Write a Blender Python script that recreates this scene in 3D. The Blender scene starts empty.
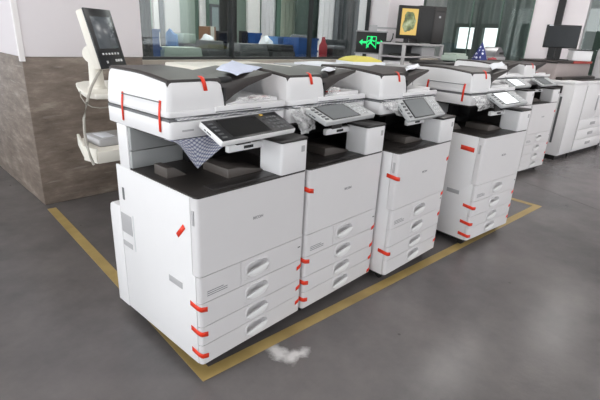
import bpy, bmesh, math, random
from mathutils import Vector, Matrix, noise
random.seed(7)
PI = math.pi
scn = bpy.context.scene
col = scn.collection

# ---------------------------------------------------------------- camera
CP = Vector((-0.854, -1.265, 1.357)); YAW, PIT, ROL, FPX = .838, -.353, .05, 444.9
fwd = Vector((math.sin(YAW)*math.cos(PIT), math.cos(YAW)*math.cos(PIT), math.sin(PIT)))
r0 = Vector((math.cos(YAW), -math.sin(YAW), 0)); u0 = r0.cross(fwd)
RT = r0*math.cos(ROL) + u0*math.sin(ROL); UP = -r0*math.sin(ROL) + u0*math.cos(ROL)
cam_d = bpy.data.cameras.new('camera'); cam = bpy.data.objects.new('camera', cam_d); col.objects.link(cam)
cam_d.sensor_fit = 'HORIZONTAL'; cam_d.sensor_width = 36; cam_d.lens = FPX/600*36; cam_d.clip_end = 200
m3 = Matrix((RT, UP, -fwd)).transposed()
cam.matrix_world = Matrix.Translation(CP) @ m3.to_4x4()
scn.camera = cam

# ---------------------------------------------------------------- world, lights, exposure
scn.view_settings.view_transform = 'Standard'; scn.view_settings.look = 'None'
scn.view_settings.gamma = 1; scn.view_settings.use_curve_mapping = False
scn.view_settings.exposure = 0.0
w = bpy.data.worlds.new('daylight'); scn.world = w; w.use_nodes = True
w.node_tree.nodes['Background'].inputs[0].default_value = (.93, .97, 1, 1)
w.node_tree.nodes['Background'].inputs[1].default_value = 2.6
LAMP = 8.0            # ceiling panel emission
def area(name, loc, target, sx, sy, power, colr=(1, 1, 1)):
    d = bpy.data.lights.new(name, 'AREA'); d.shape = 'RECTANGLE'; d.size = sx; d.size_y = sy; d.energy = power; d.color = colr
    o = bpy.data.objects.new(name, d); col.objects.link(o); o.location = loc
    o.rotation_euler = (Vector(target)-Vector(loc)).to_track_quat('-Z', 'Y').to_euler()
    return o
# daylight entering through the window bands of the left wall and of the wall behind the camera
area('window_daylight_left', (-5.7, 1.0, 1.9), (0, 1.0, 1.9), 8.0, 1.9, 240, (.95, .98, 1))
area('window_daylight_back', (2.0, -6.2, 1.9), (2.0, 0, 1.9), 10.0, 1.9, 60, (.97, .98, 1))

def at_x(px, py, X):
    d = fwd + RT*((px-300)/FPX) - UP*((py-200)/FPX); return CP + d*((X-CP.x)/d.x)
def at_y(px, py, Y):
    d = fwd + RT*((px-300)/FPX) - UP*((py-200)/FPX); return CP + d*((Y-CP.y)/d.y)
def at_z(px, py, Z):
    d = fwd + RT*((px-300)/FPX) - UP*((py-200)/FPX); return CP + d*((Z-CP.z)/d.z)

# ---------------------------------------------------------------- materials
def srgb(h):
    h = h.lstrip('#'); c = [int(h[i:i+2], 16)/255 for i in (0, 2, 4)]
    return tuple(x/12.92 if x <= .04045 else ((x+.055)/1.055)**2.4 for x in c) + (1,)
MATS = {}
def mat(name, hexc, rough=.5, metal=0, var=.04, scale=12, spec=.5, emit=0, bump=0, bscale=60, coat=0):
    if name in MATS: return MATS[name]
    m = bpy.data.materials.new(name); m.use_nodes = True; nt = m.node_tree; N = nt.nodes; L = nt.links
    b = N['Principled BSDF']; c = srgb(hexc)
    tc = N.new('ShaderNodeTexCoord'); n = N.new('ShaderNodeTexNoise'); n.inputs['Scale'].default_value = scale; n.inputs['Detail'].default_value = 4
    L.new(tc.outputs['Object'], n.inputs['Vector'])
    mx = N.new('ShaderNodeMix'); mx.data_type = 'RGBA'
    mx.inputs[6].default_value = tuple(max(0, x*(1-var)) for x in c[:3])+(1,)
    mx.inputs[7].default_value = tuple(min(1, x*(1+var)) for x in c[:3])+(1,)
    L.new(n.outputs['Fac'], mx.inputs[0]); L.new(mx.outputs[2], b.inputs['Base Color'])
    b.inputs['Roughness'].default_value = rough; b.inputs['Metallic'].default_value = metal
    b.inputs['Specular IOR Level'].default_value = spec; b.inputs['Coat Weight'].default_value = coat
    if emit:
        L.new(mx.outputs[2], b.inputs['Emission Color']); b.inputs['Emission Strength'].default_value = emit
    if bump:
        n2 = N.new('ShaderNodeTexNoise'); n2.inputs['Scale'].default_value = bscale; L.new(tc.outputs['Object'], n2.inputs['Vector'])
        bp = N.new('ShaderNodeBump'); bp.inputs['Strength'].default_value = bump; bp.inputs['Distance'].default_value = .01
        L.new(n2.outputs['Fac'], bp.inputs['Height']); L.new(bp.outputs['Normal'], b.inputs['Normal'])
    MATS[name] = m; return m

WHITE = mat('copier_white', '#e9e8e9', .42, var=.012)
FRONT = mat('copier_front_white', '#dedcdd', .45, var=.012)
GREYP = mat('inner_grey_plastic', '#a9abab', .5)
DARK = mat('dark_plastic', '#2b2827', .38, var=.1)
COVER = mat('cover_dark_brown', '#37312f', .4, var=.06)
BLACK = mat('black_plastic', '#0f0f10', .45, var=.1)
TRAYM = mat('exit_tray_dark', '#332f2d', .45, var=.06)
GUIDE = mat('guide_grey', '#544e4a', .5)
TAPE = mat('red_tape', '#ee3a1c', .45, var=.06, emit=0)
SEAM = mat('seam_grey', '#6f7072', .6)
LGREY = mat('label_grey', '#b3b2b4', .6)
PANELW = mat('panel_shell_white', '#eeeeee', .4, var=.01)
PANELG = mat('panel_shell_grey', '#b9bbbc', .4, var=.02)
SCRB = mat('screen_black', '#151517', .12, var=.1)
SCRG = mat('screen_grey', '#7d8183', .2, var=.05)
SCRL = mat('screen_lit', '#e8ecef', .3, var=.02, emit=.55)
KEYD = mat('key_dark_grey', '#56585a', .4)
KEYL = mat('key_light_grey', '#d4d6d7', .4)
KEYY = mat('key_yellow', '#d8b13a', .4)
INK = mat('ink_grey', '#55565a', .6)
LOGO = mat('logo_grey', '#77787c', .5)
RUB = mat('caster_rubber', '#161616', .6)
STEEL = mat('steel', '#9a9a9c', .35, metal=.8)
PAPER = mat('paper_white', '#eceef4', .8, var=.03)
PAPERB = mat('paper_bluish', '#d5dcf0', .8, var=.1, scale=30)
YELLOWP = mat('paper_yellow', '#e2d56a', .8)
BEIGE = mat('machine_beige', '#e4e0d6', .5)
CABLE = mat('cable_grey', '#a8a49b', .5)
PBLACK = mat('bezel_black', '#1d1e22', .3)
PSCR = mat('console_screen', '#5b6065', .18, var=.15, scale=3)
WALLW = mat('wall_white_paint', '#e7e1e4', .7, var=.02, scale=2)
BEVW = mat('white_corner_strip', '#f2eeee', .6)
SILL = mat('sill_beige', '#b3aa9f', .5, var=.08)
FRAME = mat('frame_dark', '#26282a', .4)
GREENF = mat('frame_green', '#5b7468', .4)
WARMG = mat('machine_warm_grey', '#a59a98', .5)
BLUE = mat('crate_blue', '#1f4f93', .5, var=.12)
BLUEL = mat('crate_blue_light', '#5b86bb', .5, var=.12)
REDP = mat('plastic_red', '#a52a34', .5)
CARD = mat('cardboard', '#8a6248', .8)
PGREEN = mat('pale_green_shell', '#aebcb0', .45)
CURT = mat('curtain_grey_white', '#e9e6ea', .8, var=.05)
CURTG = mat('curtain_grey', '#77797e', .85, var=.08)
CURTD = mat('curtain_dark', '#3d4145', .85, var=.1)
MGREY = mat('mid_grey', '#6c6e70', .5)
WOODT = mat('table_top', '#c3b9ab', .5, var=.06)
CEIL = mat('ceiling_white', '#cfcfcd', .9)

def node_mat(name):
    m = bpy.data.materials.new(name); m.use_nodes = True; return m, m.node_tree.nodes, m.node_tree.links, m.node_tree.nodes['Principled BSDF']

# polished concrete floor
def floor_mat():
    m, N, L, b = node_mat('polished_concrete')
    tc = N.new('ShaderNodeTexCoord')
    def noi(s, d=6, rough=.6):
        n = N.new('ShaderNodeTexNoise'); n.inputs['Scale'].default_value = s; n.inputs['Detail'].default_value = d; n.inputs['Roughness'].default_value = rough
        L.new(tc.outputs['Object'], n.inputs['Vector']); return n
    a = noi(1.3, 8, .62); f = noi(7, 8, .7); g = noi(45, 3)
    r1 = N.new('ShaderNodeValToRGB'); r1.color_ramp.elements[0].position = .3; r1.color_ramp.elements[1].position = .72
    r1.color_ramp.elements[0].color = srgb('#545152'); r1.color_ramp.elements[1].color = srgb('#777271')
    L.new(a.outputs['Fac'], r1.inputs[0])
    r2 = N.new('ShaderNodeValToRGB'); r2.color_ramp.elements[0].position = .3; r2.color_ramp.elements[1].position = .75
    r2.color_ramp.elements[0].color = (.88, .88, .89, 1); r2.color_ramp.elements[1].color = (1.07, 1.06, 1.05, 1)
    L.new(f.outputs['Fac'], r2.inputs[0])
    mu = N.new('ShaderNodeMix'); mu.data_type = 'RGBA'; mu.blend_type = 'MULTIPLY'; mu.inputs[0].default_value = 1
    L.new(r1.outputs[0], mu.inputs[6]); L.new(r2.outputs[0], mu.inputs[7])
    # whitish V-shaped patch mixed into the concrete colour beside the yellow line
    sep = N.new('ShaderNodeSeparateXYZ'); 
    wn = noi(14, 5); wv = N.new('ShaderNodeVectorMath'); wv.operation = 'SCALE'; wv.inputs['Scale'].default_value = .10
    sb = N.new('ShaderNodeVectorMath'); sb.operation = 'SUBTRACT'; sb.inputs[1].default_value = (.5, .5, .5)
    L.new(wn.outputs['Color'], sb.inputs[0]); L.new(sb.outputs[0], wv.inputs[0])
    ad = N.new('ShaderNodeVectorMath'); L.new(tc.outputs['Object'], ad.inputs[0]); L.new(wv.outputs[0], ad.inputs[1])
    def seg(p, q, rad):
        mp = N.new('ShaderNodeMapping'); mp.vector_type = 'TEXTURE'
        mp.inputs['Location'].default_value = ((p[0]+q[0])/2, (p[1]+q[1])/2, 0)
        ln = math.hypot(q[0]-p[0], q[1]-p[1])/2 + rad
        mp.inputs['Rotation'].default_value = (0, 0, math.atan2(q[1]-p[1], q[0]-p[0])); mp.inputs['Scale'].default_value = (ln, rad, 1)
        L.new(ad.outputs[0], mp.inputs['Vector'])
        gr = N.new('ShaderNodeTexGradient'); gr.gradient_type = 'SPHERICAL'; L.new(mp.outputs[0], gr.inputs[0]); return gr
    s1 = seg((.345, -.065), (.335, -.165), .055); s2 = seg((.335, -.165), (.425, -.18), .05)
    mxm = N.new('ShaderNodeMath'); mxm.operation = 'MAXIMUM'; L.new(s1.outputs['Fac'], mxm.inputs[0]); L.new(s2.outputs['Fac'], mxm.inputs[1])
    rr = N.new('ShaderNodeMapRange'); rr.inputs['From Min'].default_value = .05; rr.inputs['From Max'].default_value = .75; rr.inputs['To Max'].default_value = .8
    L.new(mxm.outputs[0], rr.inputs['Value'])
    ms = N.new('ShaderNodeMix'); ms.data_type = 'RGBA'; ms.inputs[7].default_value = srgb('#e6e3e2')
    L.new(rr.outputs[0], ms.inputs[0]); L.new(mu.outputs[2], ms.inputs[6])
    # dark specks
    vo = N.new('ShaderNodeTexVoronoi'); vo.inputs['Scale'].default_value = 5; L.new(tc.outputs['Object'], vo.inputs['Vector'])
    sp = N.new('ShaderNodeMapRange'); sp.inputs['From Min'].default_value = .03; sp.inputs['From Max'].default_value = .045
    sp.inputs['To Min'].default_value = .6; sp.inputs['To Max'].default_value = 0; L.new(vo.outputs['Distance'], sp.inputs['Value'])
    md = N.new('ShaderNodeMix'); md.data_type = 'RGBA'; md.inputs[7].default_value = srgb('#3a3836')
    L.new(sp.outputs[0], md.inputs[0]); L.new(ms.outputs[2], md.inputs[6])
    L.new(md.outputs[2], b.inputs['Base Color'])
    b.inputs['Roughness'].default_value = .27
    bp = N.new('ShaderNodeBump'); bp.inputs['Strength'].default_value = .06; bp.inputs['Distance'].default_value = .01
    L.new(g.outputs['Fac'], bp.inputs['Height']); L.new(bp.outputs['Normal'], b.inputs['Normal'])
    return m
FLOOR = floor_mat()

def concrete_mat():
    m, N, L, b = node_mat('bare_concrete')
    tc = N.new('ShaderNodeTexCoord'); mp = N.new('ShaderNodeMapping'); mp.inputs['Scale'].default_value = (1, 1, 3.5)
    L.new(tc.outputs['Object'], mp.inputs['Vector'])
    n = N.new('ShaderNodeTexNoise'); n.inputs['Scale'].default_value = 3.2; n.inputs['Detail'].default_value = 9; n.inputs['Roughness'].default_value = .68
    L.new(mp.outputs[0], n.inputs['Vector'])
    r = N.new('ShaderNodeValToRGB'); e = r.color_ramp.elements; e[0].position = .28; e[0].color = srgb('#5c5148'); e[1].position = .78; e[1].color = srgb('#b0a698')
    k = e.new(.55); k.color = srgb('#83766c')
    L.new(n.outputs['Fac'], r.inputs[0])
    # pale horizontal scrapes in the upper part
    w = N.new('ShaderNodeTexNoise'); w.inputs['Scale'].default_value = 4; w.inputs['Detail'].default_value = 6
    mp2 = N.new('ShaderNodeMapping'); mp2.inputs['Scale'].default_value = (1.2, 1.2, 12); L.new(tc.outputs['Object'], mp2.inputs['Vector']); L.new(mp2.outputs[0], w.inputs['Vector'])
    t = N.new('ShaderNodeMapRange'); t.inputs['From Min'].default_value = .6; t.inputs['From Max'].default_value = .72; t.inputs['To Max'].default_value = .45
    L.new(w.outputs['Fac'], t.inputs['Value'])
    mx = N.new('ShaderNodeMix'); mx.data_type = 'RGBA'; mx.inputs[7].default_value = srgb('#aaa39c')
    L.new(t.outputs[0], mx.inputs[0]); L.new(r.outputs[0], mx.inputs[6]); L.new(mx.outputs[2], b.inputs['Base Color'])
    b.inputs['Roughness'].default_value = .55
    bp = N.new('ShaderNodeBump'); bp.inputs['Strength'].default_value = .35; bp.inputs['Distance'].default_value = .02
    L.new(n.outputs['Fac'], bp.inputs['Height']); L.new(bp.outputs['Normal'], b.inputs['Normal'])
    return m
CONC = concrete_mat()

def line_mat():
    m, N, L, b = node_mat('worn_yellow_floor_tape')
    tc = N.new('ShaderNodeTexCoord'); n = N.new('ShaderNodeTexNoise'); n.inputs['Scale'].default_value = 5; n.inputs['Detail'].default_value = 6
    L.new(tc.outputs['Object'], n.inputs['Vector'])
    r = N.new('ShaderNodeValToRGB'); e = r.color_ramp.elements; e[0].position = .3; e[0].color = srgb('#9a8350'); e[1].position = .75; e[1].color = srgb('#bda369')
    L.new(n.outputs['Fac'], r.inputs[0]); L.new(r.outputs[0], b.inputs['Base Color']); b.inputs['Roughness'].default_value = .4
    return m
LINE = line_mat()

def glass_mat(name, tint, refl=.12):
    m = bpy.data.materials.new(name); m.use_nodes = True; nt = m.node_tree; N = nt.nodes; L = nt.links
    N.remove(N['Principled BSDF']); out = N['Material Output']
    tr = N.new('ShaderNodeBsdfTransparent'); tr.inputs[0].default_value = tint
    gl = N.new('ShaderNodeBsdfGlossy'); gl.inputs['Roughness'].default_value = .02
    lw = N.new('ShaderNodeLayerWeight'); lw.inputs['Blend'].default_value = .5
    pw = N.new('ShaderNodeMath'); pw.operation = 'POWER'; pw.inputs[1].default_value = 5; L.new(lw.outputs['Facing'], pw.inputs[0])
    fr = N.new('ShaderNodeMath'); fr.operation = 'MULTIPLY_ADD'; fr.inputs[1].default_value = .95; fr.inputs[2].default_value = .045; L.new(pw.outputs[0], fr.inputs[0])
    mx = N.new('ShaderNodeMixShader'); L.new(fr.outputs[0], mx.inputs[0]); L.new(tr.outputs[0], mx.inputs[1]); L.new(gl.outputs[0], mx.inputs[2])
    L.new(mx.outputs[0], out.inputs[0]); return m
GLASS = glass_mat('partition_glass', (.86, .90, .89, 1))
GLASSD = glass_mat('partition_glass_green', (.74, .79, .775, 1))

def wrap_mat(name, ca, cb):
    m, N, L, b = node_mat(name)
    out = N['Material Output']
    uv = N.new('ShaderNodeUVMap'); mp = N.new('ShaderNodeMapping'); mp.inputs['Rotation'].default_value = (0, 0, .7); L.new(uv.outputs[0], mp.inputs[0])
    vo = N.new('ShaderNodeTexVoronoi'); vo.inputs['Scale'].default_value = 1; vo.inputs['Randomness'].default_value = .0; L.new(mp.outputs[0], vo.inputs['Vector'])
    r = N.new('ShaderNodeValToRGB'); e = r.color_ramp.elements; e[0].position = .25; e[0].color = srgb(ca); e[1].position = .5; e[1].color = srgb(cb)
    L.new(vo.outputs['Distance'], r.inputs[0]); L.new(r.outputs[0], b.inputs['Base Color'])
    b.inputs['Roughness'].default_value = .25
    bp = N.new('ShaderNodeBump'); bp.inputs['Strength'].default_value = .6; bp.inputs['Distance'].default_value = .004; bp.invert = True
    L.new(vo.outputs['Distance'], bp.inputs['Height']); L.new(bp.outputs['Normal'], b.inputs['Normal'])
    tr = N.new('ShaderNodeBsdfTransparent'); mx = N.new('ShaderNodeMixShader'); mx.inputs[0].default_value = .72
    L.new(tr.outputs[0], mx.inputs[1]); L.new(b.outputs[0], mx.inputs[2]); L.new(mx.outputs[0], out.inputs[0])
    return m
WRAP = wrap_mat('bubble_wrap_blue', '#eceef6', '#868bab'); WRAPG = wrap_mat('bubble_wrap_grey', '#dededf', '#aeb0b8')
def film_mat():
    m, N, L, b = node_mat('clear_plastic_film')
    out = N['Material Output']; b.inputs['Base Color'].default_value = srgb('#f2f2f2'); b.inputs['Roughness'].default_value = .15
    tc = N.new('ShaderNodeTexCoord'); n = N.new('ShaderNodeTexNoise'); n.inputs['Scale'].default_value = 40; n.inputs['Detail'].default_value = 4; L.new(tc.outputs['Object'], n.inputs[0])
    bp = N.new('ShaderNodeBump'); bp.inputs['Strength'].default_value = .35; bp.inputs['Distance'].default_value = .01; L.new(n.outputs['Fac'], bp.inputs['Height']); L.new(bp.outputs['Normal'], b.inputs['Normal'])
    r = N.new('ShaderNodeMapRange'); r.inputs['From Min'].default_value = .35; r.inputs['From Max'].default_value = .65; r.inputs['To Min'].default_value = .2; r.inputs['To Max'].default_value = .65
    L.new(n.outputs['Fac'], r.inputs['Value'])
    tr = N.new('ShaderNodeBsdfTransparent'); mx = N.new('ShaderNodeMixShader'); L.new(r.outputs[0], mx.inputs[0])
    L.new(tr.outputs[0], mx.inputs[1]); L.new(b.outputs[0], mx.inputs[2]); L.new(mx.outputs[0], out.inputs[0])
    return m
FILM = film_mat()

# ---------------------------------------------------------------- mesh helpers
def a_box(bm, x0, x1, y0, y1, z0, z1, bev=0, seg=2):
    t = bmesh.new(); bmesh.ops.create_cube(t, size=1)
    for v in t.verts: v.co = Vector(((x0+x1)/2+v.co.x*(x1-x0), (y0+y1)/2+v.co.y*(y1-y0), (z0+z1)/2+v.co.z*(z1-z0)))
    if bev: bmesh.ops.bevel(t, geom=t.edges[:], offset=bev, segments=seg, affect='EDGES', profile=.5)
    merge(bm, t)
def merge(bm, t):
    me = bpy.data.meshes.new('tmp'); t.to_mesh(me); t.free(); bm.from_mesh(me); bpy.data.meshes.remove(me)
def a_prism(bm, pts, axis, a, b):
    """polygon pts extruded along axis from a to b; pts are the two other coordinates in xyz order"""
    def mk(p, t):
        return {0: (t, p[0], p[1]), 1: (p[0], t, p[1]), 2: (p[0], p[1], t)}[axis]
    A = [bm.verts.new(mk(p, a)) for p in pts]; B = [bm.verts.new(mk(p, b)) for p in pts]
    n = len(pts)
    bm.faces.new(A); bm.faces.new(B[::-1])
    for i in range(n): bm.faces.new((A[i], B[i], B[(i+1) % n], A[(i+1) % n]))
def a_tube(bm, pts, r, n=8, cap=True):
    pts = [Vector(p) for p in pts]; rings = []
    for i, p in enumerate(pts):
        t = (pts[min(i+1, len(pts)-1)]-pts[max(i-1, 0)]).normalized()
        ref = Vector((0, 0, 1)) if abs(t.z) < .9 else Vector((1, 0, 0))
        u = t.cross(ref).normalized(); v = t.cross(u)
        rr = r[i] if isinstance(r, (list, tuple)) else r
        rings.append([bm.verts.new(p+(u*math.cos(2*PI*k/n)+v*math.sin(2*PI*k/n))*rr) for k in range(n)])
    for a, b in zip(rings, rings[1:]):
        for k in range(n): bm.faces.new((a[k], a[(k+1) % n], b[(k+1) % n], b[k]))
    if cap: bm.faces.new(rings[0][::-1]); bm.faces.new(rings[-1])
def obj(name, bm, m, parent=None, smooth=True, solid=0):
    bmesh.ops.recalc_face_normals(bm, faces=bm.faces[:])
    me = bpy.data.meshes.new(name); bm.to_mesh(me); bm.free()
    me.materials.append(m)
    if smooth:
        me.polygons.foreach_set('use_smooth', [True]*len(me.polygons)); me.set_sharp_from_angle(angle=math.radians(35))
    o = bpy.data.objects.new(name, me); col.objects.link(o); o.parent = parent
    if solid:
        md = o.modifiers.new('thickness', 'SOLIDIFY'); md.thickness = solid; md.offset = 0
    return o
def box(name, x0, x1, y0, y1, z0, z1, m, parent=None, bev=0, seg=2):
    bm = bmesh.new(); a_box(bm, x0, x1, y0, y1, z0, z1, bev, seg); return obj(name, bm, m, parent)
def prism(name, pts, axis, a, b, m, parent=None, bev=0):
    bm = bmesh.new(); a_prism(bm, pts, axis, a, b)
    if bev:
        bmesh.ops.recalc_face_normals(bm, faces=bm.faces[:])
        bmesh.ops.bevel(bm, geom=bm.edges[:], offset=bev, segments=2, affect='EDGES', profile=.5)
    return obj(name, bm, m, parent)
def tag(o, label, cat, group=None, kind=None):
    if label: o['label'] = label
    if cat: o['category'] = cat
    if group: o['group'] = group
    if kind: o['kind'] = kind
    return o
def thing(name, label, cat, loc=(0, 0, 0), rz=0, group=None):
    o = bpy.data.objects.new(name, None); col.objects.link(o); o.empty_display_size = .1
    o.location = loc; o.rotation_euler = (0, 0, rz); return tag(o, label, cat, group)
def struct(o, label=None, cat=None):
    o['kind'] = 'structure'
    if label: o['label'] = label
    if cat: o['category'] = cat
    return o
def copy_tree(o, parent=None):
    c = o.copy(); col.objects.link(c); c.parent = parent
    for ch in [k for k in KIDS.get(o.name, [])]: copy_tree(ch, c)
    return c
KIDS = {}
def index_kids():
    KIDS.clear()
    for o in bpy.data.objects:
        if o.parent: KIDS.setdefault(o.parent.name, []).append(o)
def text_mesh(name, body, size, m, parent, loc, rot):
    cu = bpy.data.curves.new(name, 'FONT'); cu.body = body; cu.size = size; cu.extrude = .0004; cu.align_x = 'CENTER'; cu.align_y = 'CENTER'
    t = bpy.data.objects.new('tmp_text', cu); col.objects.link(t); bpy.context.view_layer.update()
    me = bpy.data.meshes.new_from_object(t.evaluated_get(bpy.context.evaluated_depsgraph_get()))
    bpy.data.objects.remove(t); me.materials.clear(); me.materials.append(m)
    o = bpy.data.objects.new(name, me); col.objects.link(o); o.parent = parent; o.location = loc; o.rotation_euler = rot; return o

# ---------------------------------------------------------------- the room
def slab(name, x0, x1, y0, y1, z0, z1, m, label, cat):
    return struct(box(name, x0, x1, y0, y1, z0, z1, m), label, cat)
slab('floor', -6, 14, -6.5, 10.5, -.1, 0, FLOOR, 'polished grey concrete floor with scuffs and a whitish V-shaped patch', 'floor')
slab('ceiling', -6, 14, -6.5, 10.5, 3.0, 3.1, CEIL, 'plain white ceiling above the machines', 'ceiling')
# wall pier on the left: bare concrete below, white paint above
pier = tag(bpy.data.objects.new('wall_pier', None), 'wall pier, bare brown-grey concrete below and white paint above', 'wall'); col.objects.link(pier); pier['kind'] = 'structure'
pier.location = (.225, 2.425, 0); pier.rotation_euler = (0, 0, -.04)
box('concrete_dado', 0, .905, 0, 2.6, 0, 1.125, CONC, pier, .006)
box('painted_wall', -.006, .911, -.006, 2.6, 1.125, 3.0, WALLW, pier, .008)
bm = bmesh.new(); a_prism(bm, [(-.012, .02), (-.012, -.012), (.02, -.012), (.02, -.004), (-.004, -.004), (-.004, .02)], 2, 1.095, 3.0)
obj('corner_bead', bm, BEVW, pier)
# outer walls with window bands (left of and behind the camera)
def window_wall(name, label, axis, pos, a0, a1, wins, z0=.9, z1=2.85):
    bm = bmesh.new(); t = .15
    def bx(u0, u1, za, zb):
        if axis == 0: a_box(bm, pos-t, pos, u0, u1, za, zb)
        else: a_box(bm, u0, u1, pos-t, pos, za, zb)
    bx(a0, a1, 0, z0); bx(a0, a1, z1, 3.0); u = a0
    for (p, q) in wins: bx(u, p, z0, z1); u = q
    bx(u, a1, z0, z1)
    o = struct(obj(name, bm, WALLW), label, 'wall'); return o
window_wall('wall_left', 'white outer wall with tall windows left of the machines', 0, -5.85, -6.5, 10.5, [(-3, -1.3), (-.9, .8), (1.2, 2.9), (3.3, 5)])
window_wall('wall_back', 'white outer wall with windows behind the viewer', 1, -6.35, -6, 14, [(-3, -1), (0, 2), (3, 5), (6, 8)])
# ceiling lamp panels
def lamp_mat():
    m, N, L, b = node_mat('lamp_diffuser'); b.inputs['Base Color'].default_value = (.9, .9, .9, 1)
    b.inputs['Emission Color'].default_value = (1, .975, .95, 1); b.inputs['Emission Strength'].default_value = LAMP; return m
DIFF = lamp_mat()
LAMPS = [(x, y) for y in (-4.4, -2.7) for x in (2.2, 4.6, 7.0)] + [(-.4, .3), (2.2, .3), (4.5, .6), (6.55, -.3), (4.6, -1.5), (6.4, 1.7)] + [(x, y) for y in (3.4, 4.3, 7.0) for x in (1.8, 3.2, 4.6, 6.2)] + [(9.6, 1.6)]
proto = None
for i, (x, y) in enumerate(LAMPS):
    if not proto:
        proto = thing('ceiling_lamp', 'rectangular ceiling lamp panel with white frame', 'lamp', (x, y, 3.0), 0, 'ceiling lamp panels')
        bm = bmesh.new()
        for b_ in ((-.6, .6, -.3, -.27), (-.6, .6, .27, .3), (-.6, -.57, -.27, .27), (.57, .6, -.27, .27)): a_box(bm, *b_, -.05, 0)
        obj('lamp_frame', bm, WHITE, proto); box('diffuser', -.57, .57, -.27, .27, -.04, -.02, DIFF, proto)
        index_kids()
    else:
        o = copy_tree(proto); o.location = (x, y, 3.0)

# ---------------------------------------------------------------- yellow floor line (one strip of tape per run)
def ribbon(name, p, q, wd, m, parent=None, th=.0012):
    p, q = Vector(p), Vector(q); d = (q-p).normalized(); n = Vector((-d.y, d.x, 0))*wd/2
    bm = bmesh.new(); a_prism(bm, [tuple((p-n).xy), tuple((q-n).xy), tuple((q+n).xy), tuple((p+n).xy)], 2, .0004, .0004+th); return obj(name, bm, m, parent)
TW = .062
lc, ls = math.cos(-.093), math.sin(-.093)
def TP(x, y): return Vector((-.013+x*lc-y*ls, -.021+x*ls+y*lc, 0))
yl = thing('floor_line', 'worn yellow floor marking tape around the front row of copiers', 'floor line', TP(0, 0))
def yline(p, q):
    o = ribbon('tape_strip', p, q, TW, LINE); o.parent = yl; o.location = -Vector(yl.location)
yline(TP(0, TW/2), TP(3.503, TW/2)); yline(TP(TW/2, TW), TP(TW/2, 2.36)); yline(TP(3.503-TW/2, TW), TP(3.503-TW/2, 2.2))

# ---------------------------------------------------------------- the office copier
W_ = .587
def rfront(y1, r=.016, x0=0, x1=W_, left=True, right=True, y0=0.0):
    pts = [(x0, y1)]
    if left:
        for k in range(5): a = PI/2*k/4; pts.append((x0+r-r*math.cos(a), y0+r-r*math.sin(a)))
    else: pts.append((x0, y0))
    if right:
        for k in range(5): a = PI/2*k/4; pts.append((x1-r+r*math.sin(a), y0+r-r*math.cos(a)))
    else: pts.append((x1, y0))
    pts.append((x1, y1)); return pts
def handle(parent, cx, cz, hw=.072, hh=.040):
    # scooped recess: flat corner plate, raised oval rim, bowl
    bm = bmesh.new(); n = 40; rings = []
    def se(a, p, rx, rz):
        c, q = math.cos(a), math.sin(a); return cx+rx*math.copysign(abs(c)**(2/p), c), cz+rz*math.copysign(abs(q)**(2/p), q)
    for (p, k, y) in ((30, 1.0, .0004), (3.4, .97, -.0005), (3.2, .94, -.004), (3.0, .86, -.004), (2.8, .81, .004), (2.6, .74, .02), (2.4, .5, .03), (2.2, .2, .032)):
        rings.append([bm.verts.new((lambda v: (v[0], y, v[1]))(se(2*PI*i/n, p, hw*k, hh*k))) for i in range(n)])
    for a, b in zip(rings, rings[1:]):
        for i in range(n): bm.faces.new((a[i], a[(i+1) % n], b[(i+1) % n], b[i]))
    bm.faces.new(rings[-1])
    obj('handle_recess', bm, FRONT, parent)
    # lens-shaped grip lip rising to the right across the lower half
    bm = bmesh.new(); m_ = 14; top = []; bot = []
    for i in range(m_+1):
        u = -1+2*i/m_; x = cx+u*hw*.86; w_ = math.sqrt(max(0, 1-abs(u)**2.6))
        zt = cz-hh*.10+hh*.22*u+hh*.10*w_; zb = cz-hh*.84*w_+hh*.05*u-hh*.02
        zb = min(zb, zt-.002); top.append((x, zt)); bot.append((x, zb))
    rows = []
    for v in range(6):
        f = v/5
        rows.append([(b[0]+(t[0]-b[0])*f, -.003-.005*math.sin(PI*(.15+.7*f)), b[1]+(t[1]-b[1])*f) for b, t in zip(bot, top)])
    fr = [[bm.verts.new(p) for p in r] for r in rows]; bk = [[bm.verts.new((p[0], p[1]+.006, p[2])) for p in r] for r in rows]
    for a in range(5):
        for i in range(m_):
            bm.faces.new((fr[a][i], fr[a][i+1], fr[a+1][i+1], fr[a+1][i])); bm.faces.new((bk[a][i], bk[a+1][i], bk[a+1][i+1], bk[a][i+1]))
    for i in range(m_):
        bm.faces.new((fr[5][i], fr[5][i+1], bk[5][i+1], bk[5][i])); bm.faces.new((fr[0][i], bk[0][i], bk[0][i+1], fr[0][i+1]))
    for a in range(5):
        bm.faces.new((fr[a][0], fr[a+1][0], bk[a+1][0], bk[a][0])); bm.faces.new((fr[a][m_], bk[a][m_], bk[a+1][m_], fr[a+1][m_]))
    obj('handle_grip', bm, PANELW, parent)
def drawer(root, z0, z1, cz, x0=0, left=True):
    bm = bmesh.new(); hx0, hx1, hz0, hz1 = .299-.072, .299+.072, cz-.040, cz+.040
    a_prism(bm, rfront(.021, x1=hx0, x0=x0, right=False, left=left), 2, z0, z1)
    a_prism(bm, rfront(.021, x0=hx1, left=False), 2, z0, z1)
    a_box(bm, hx0, hx1, 0, .021, z0, hz0); a_box(bm, hx0, hx1, 0, .021, hz1, z1)
    o = obj('paper_drawer', bm, FRONT, root); handle(o, .299, cz); return o
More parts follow.
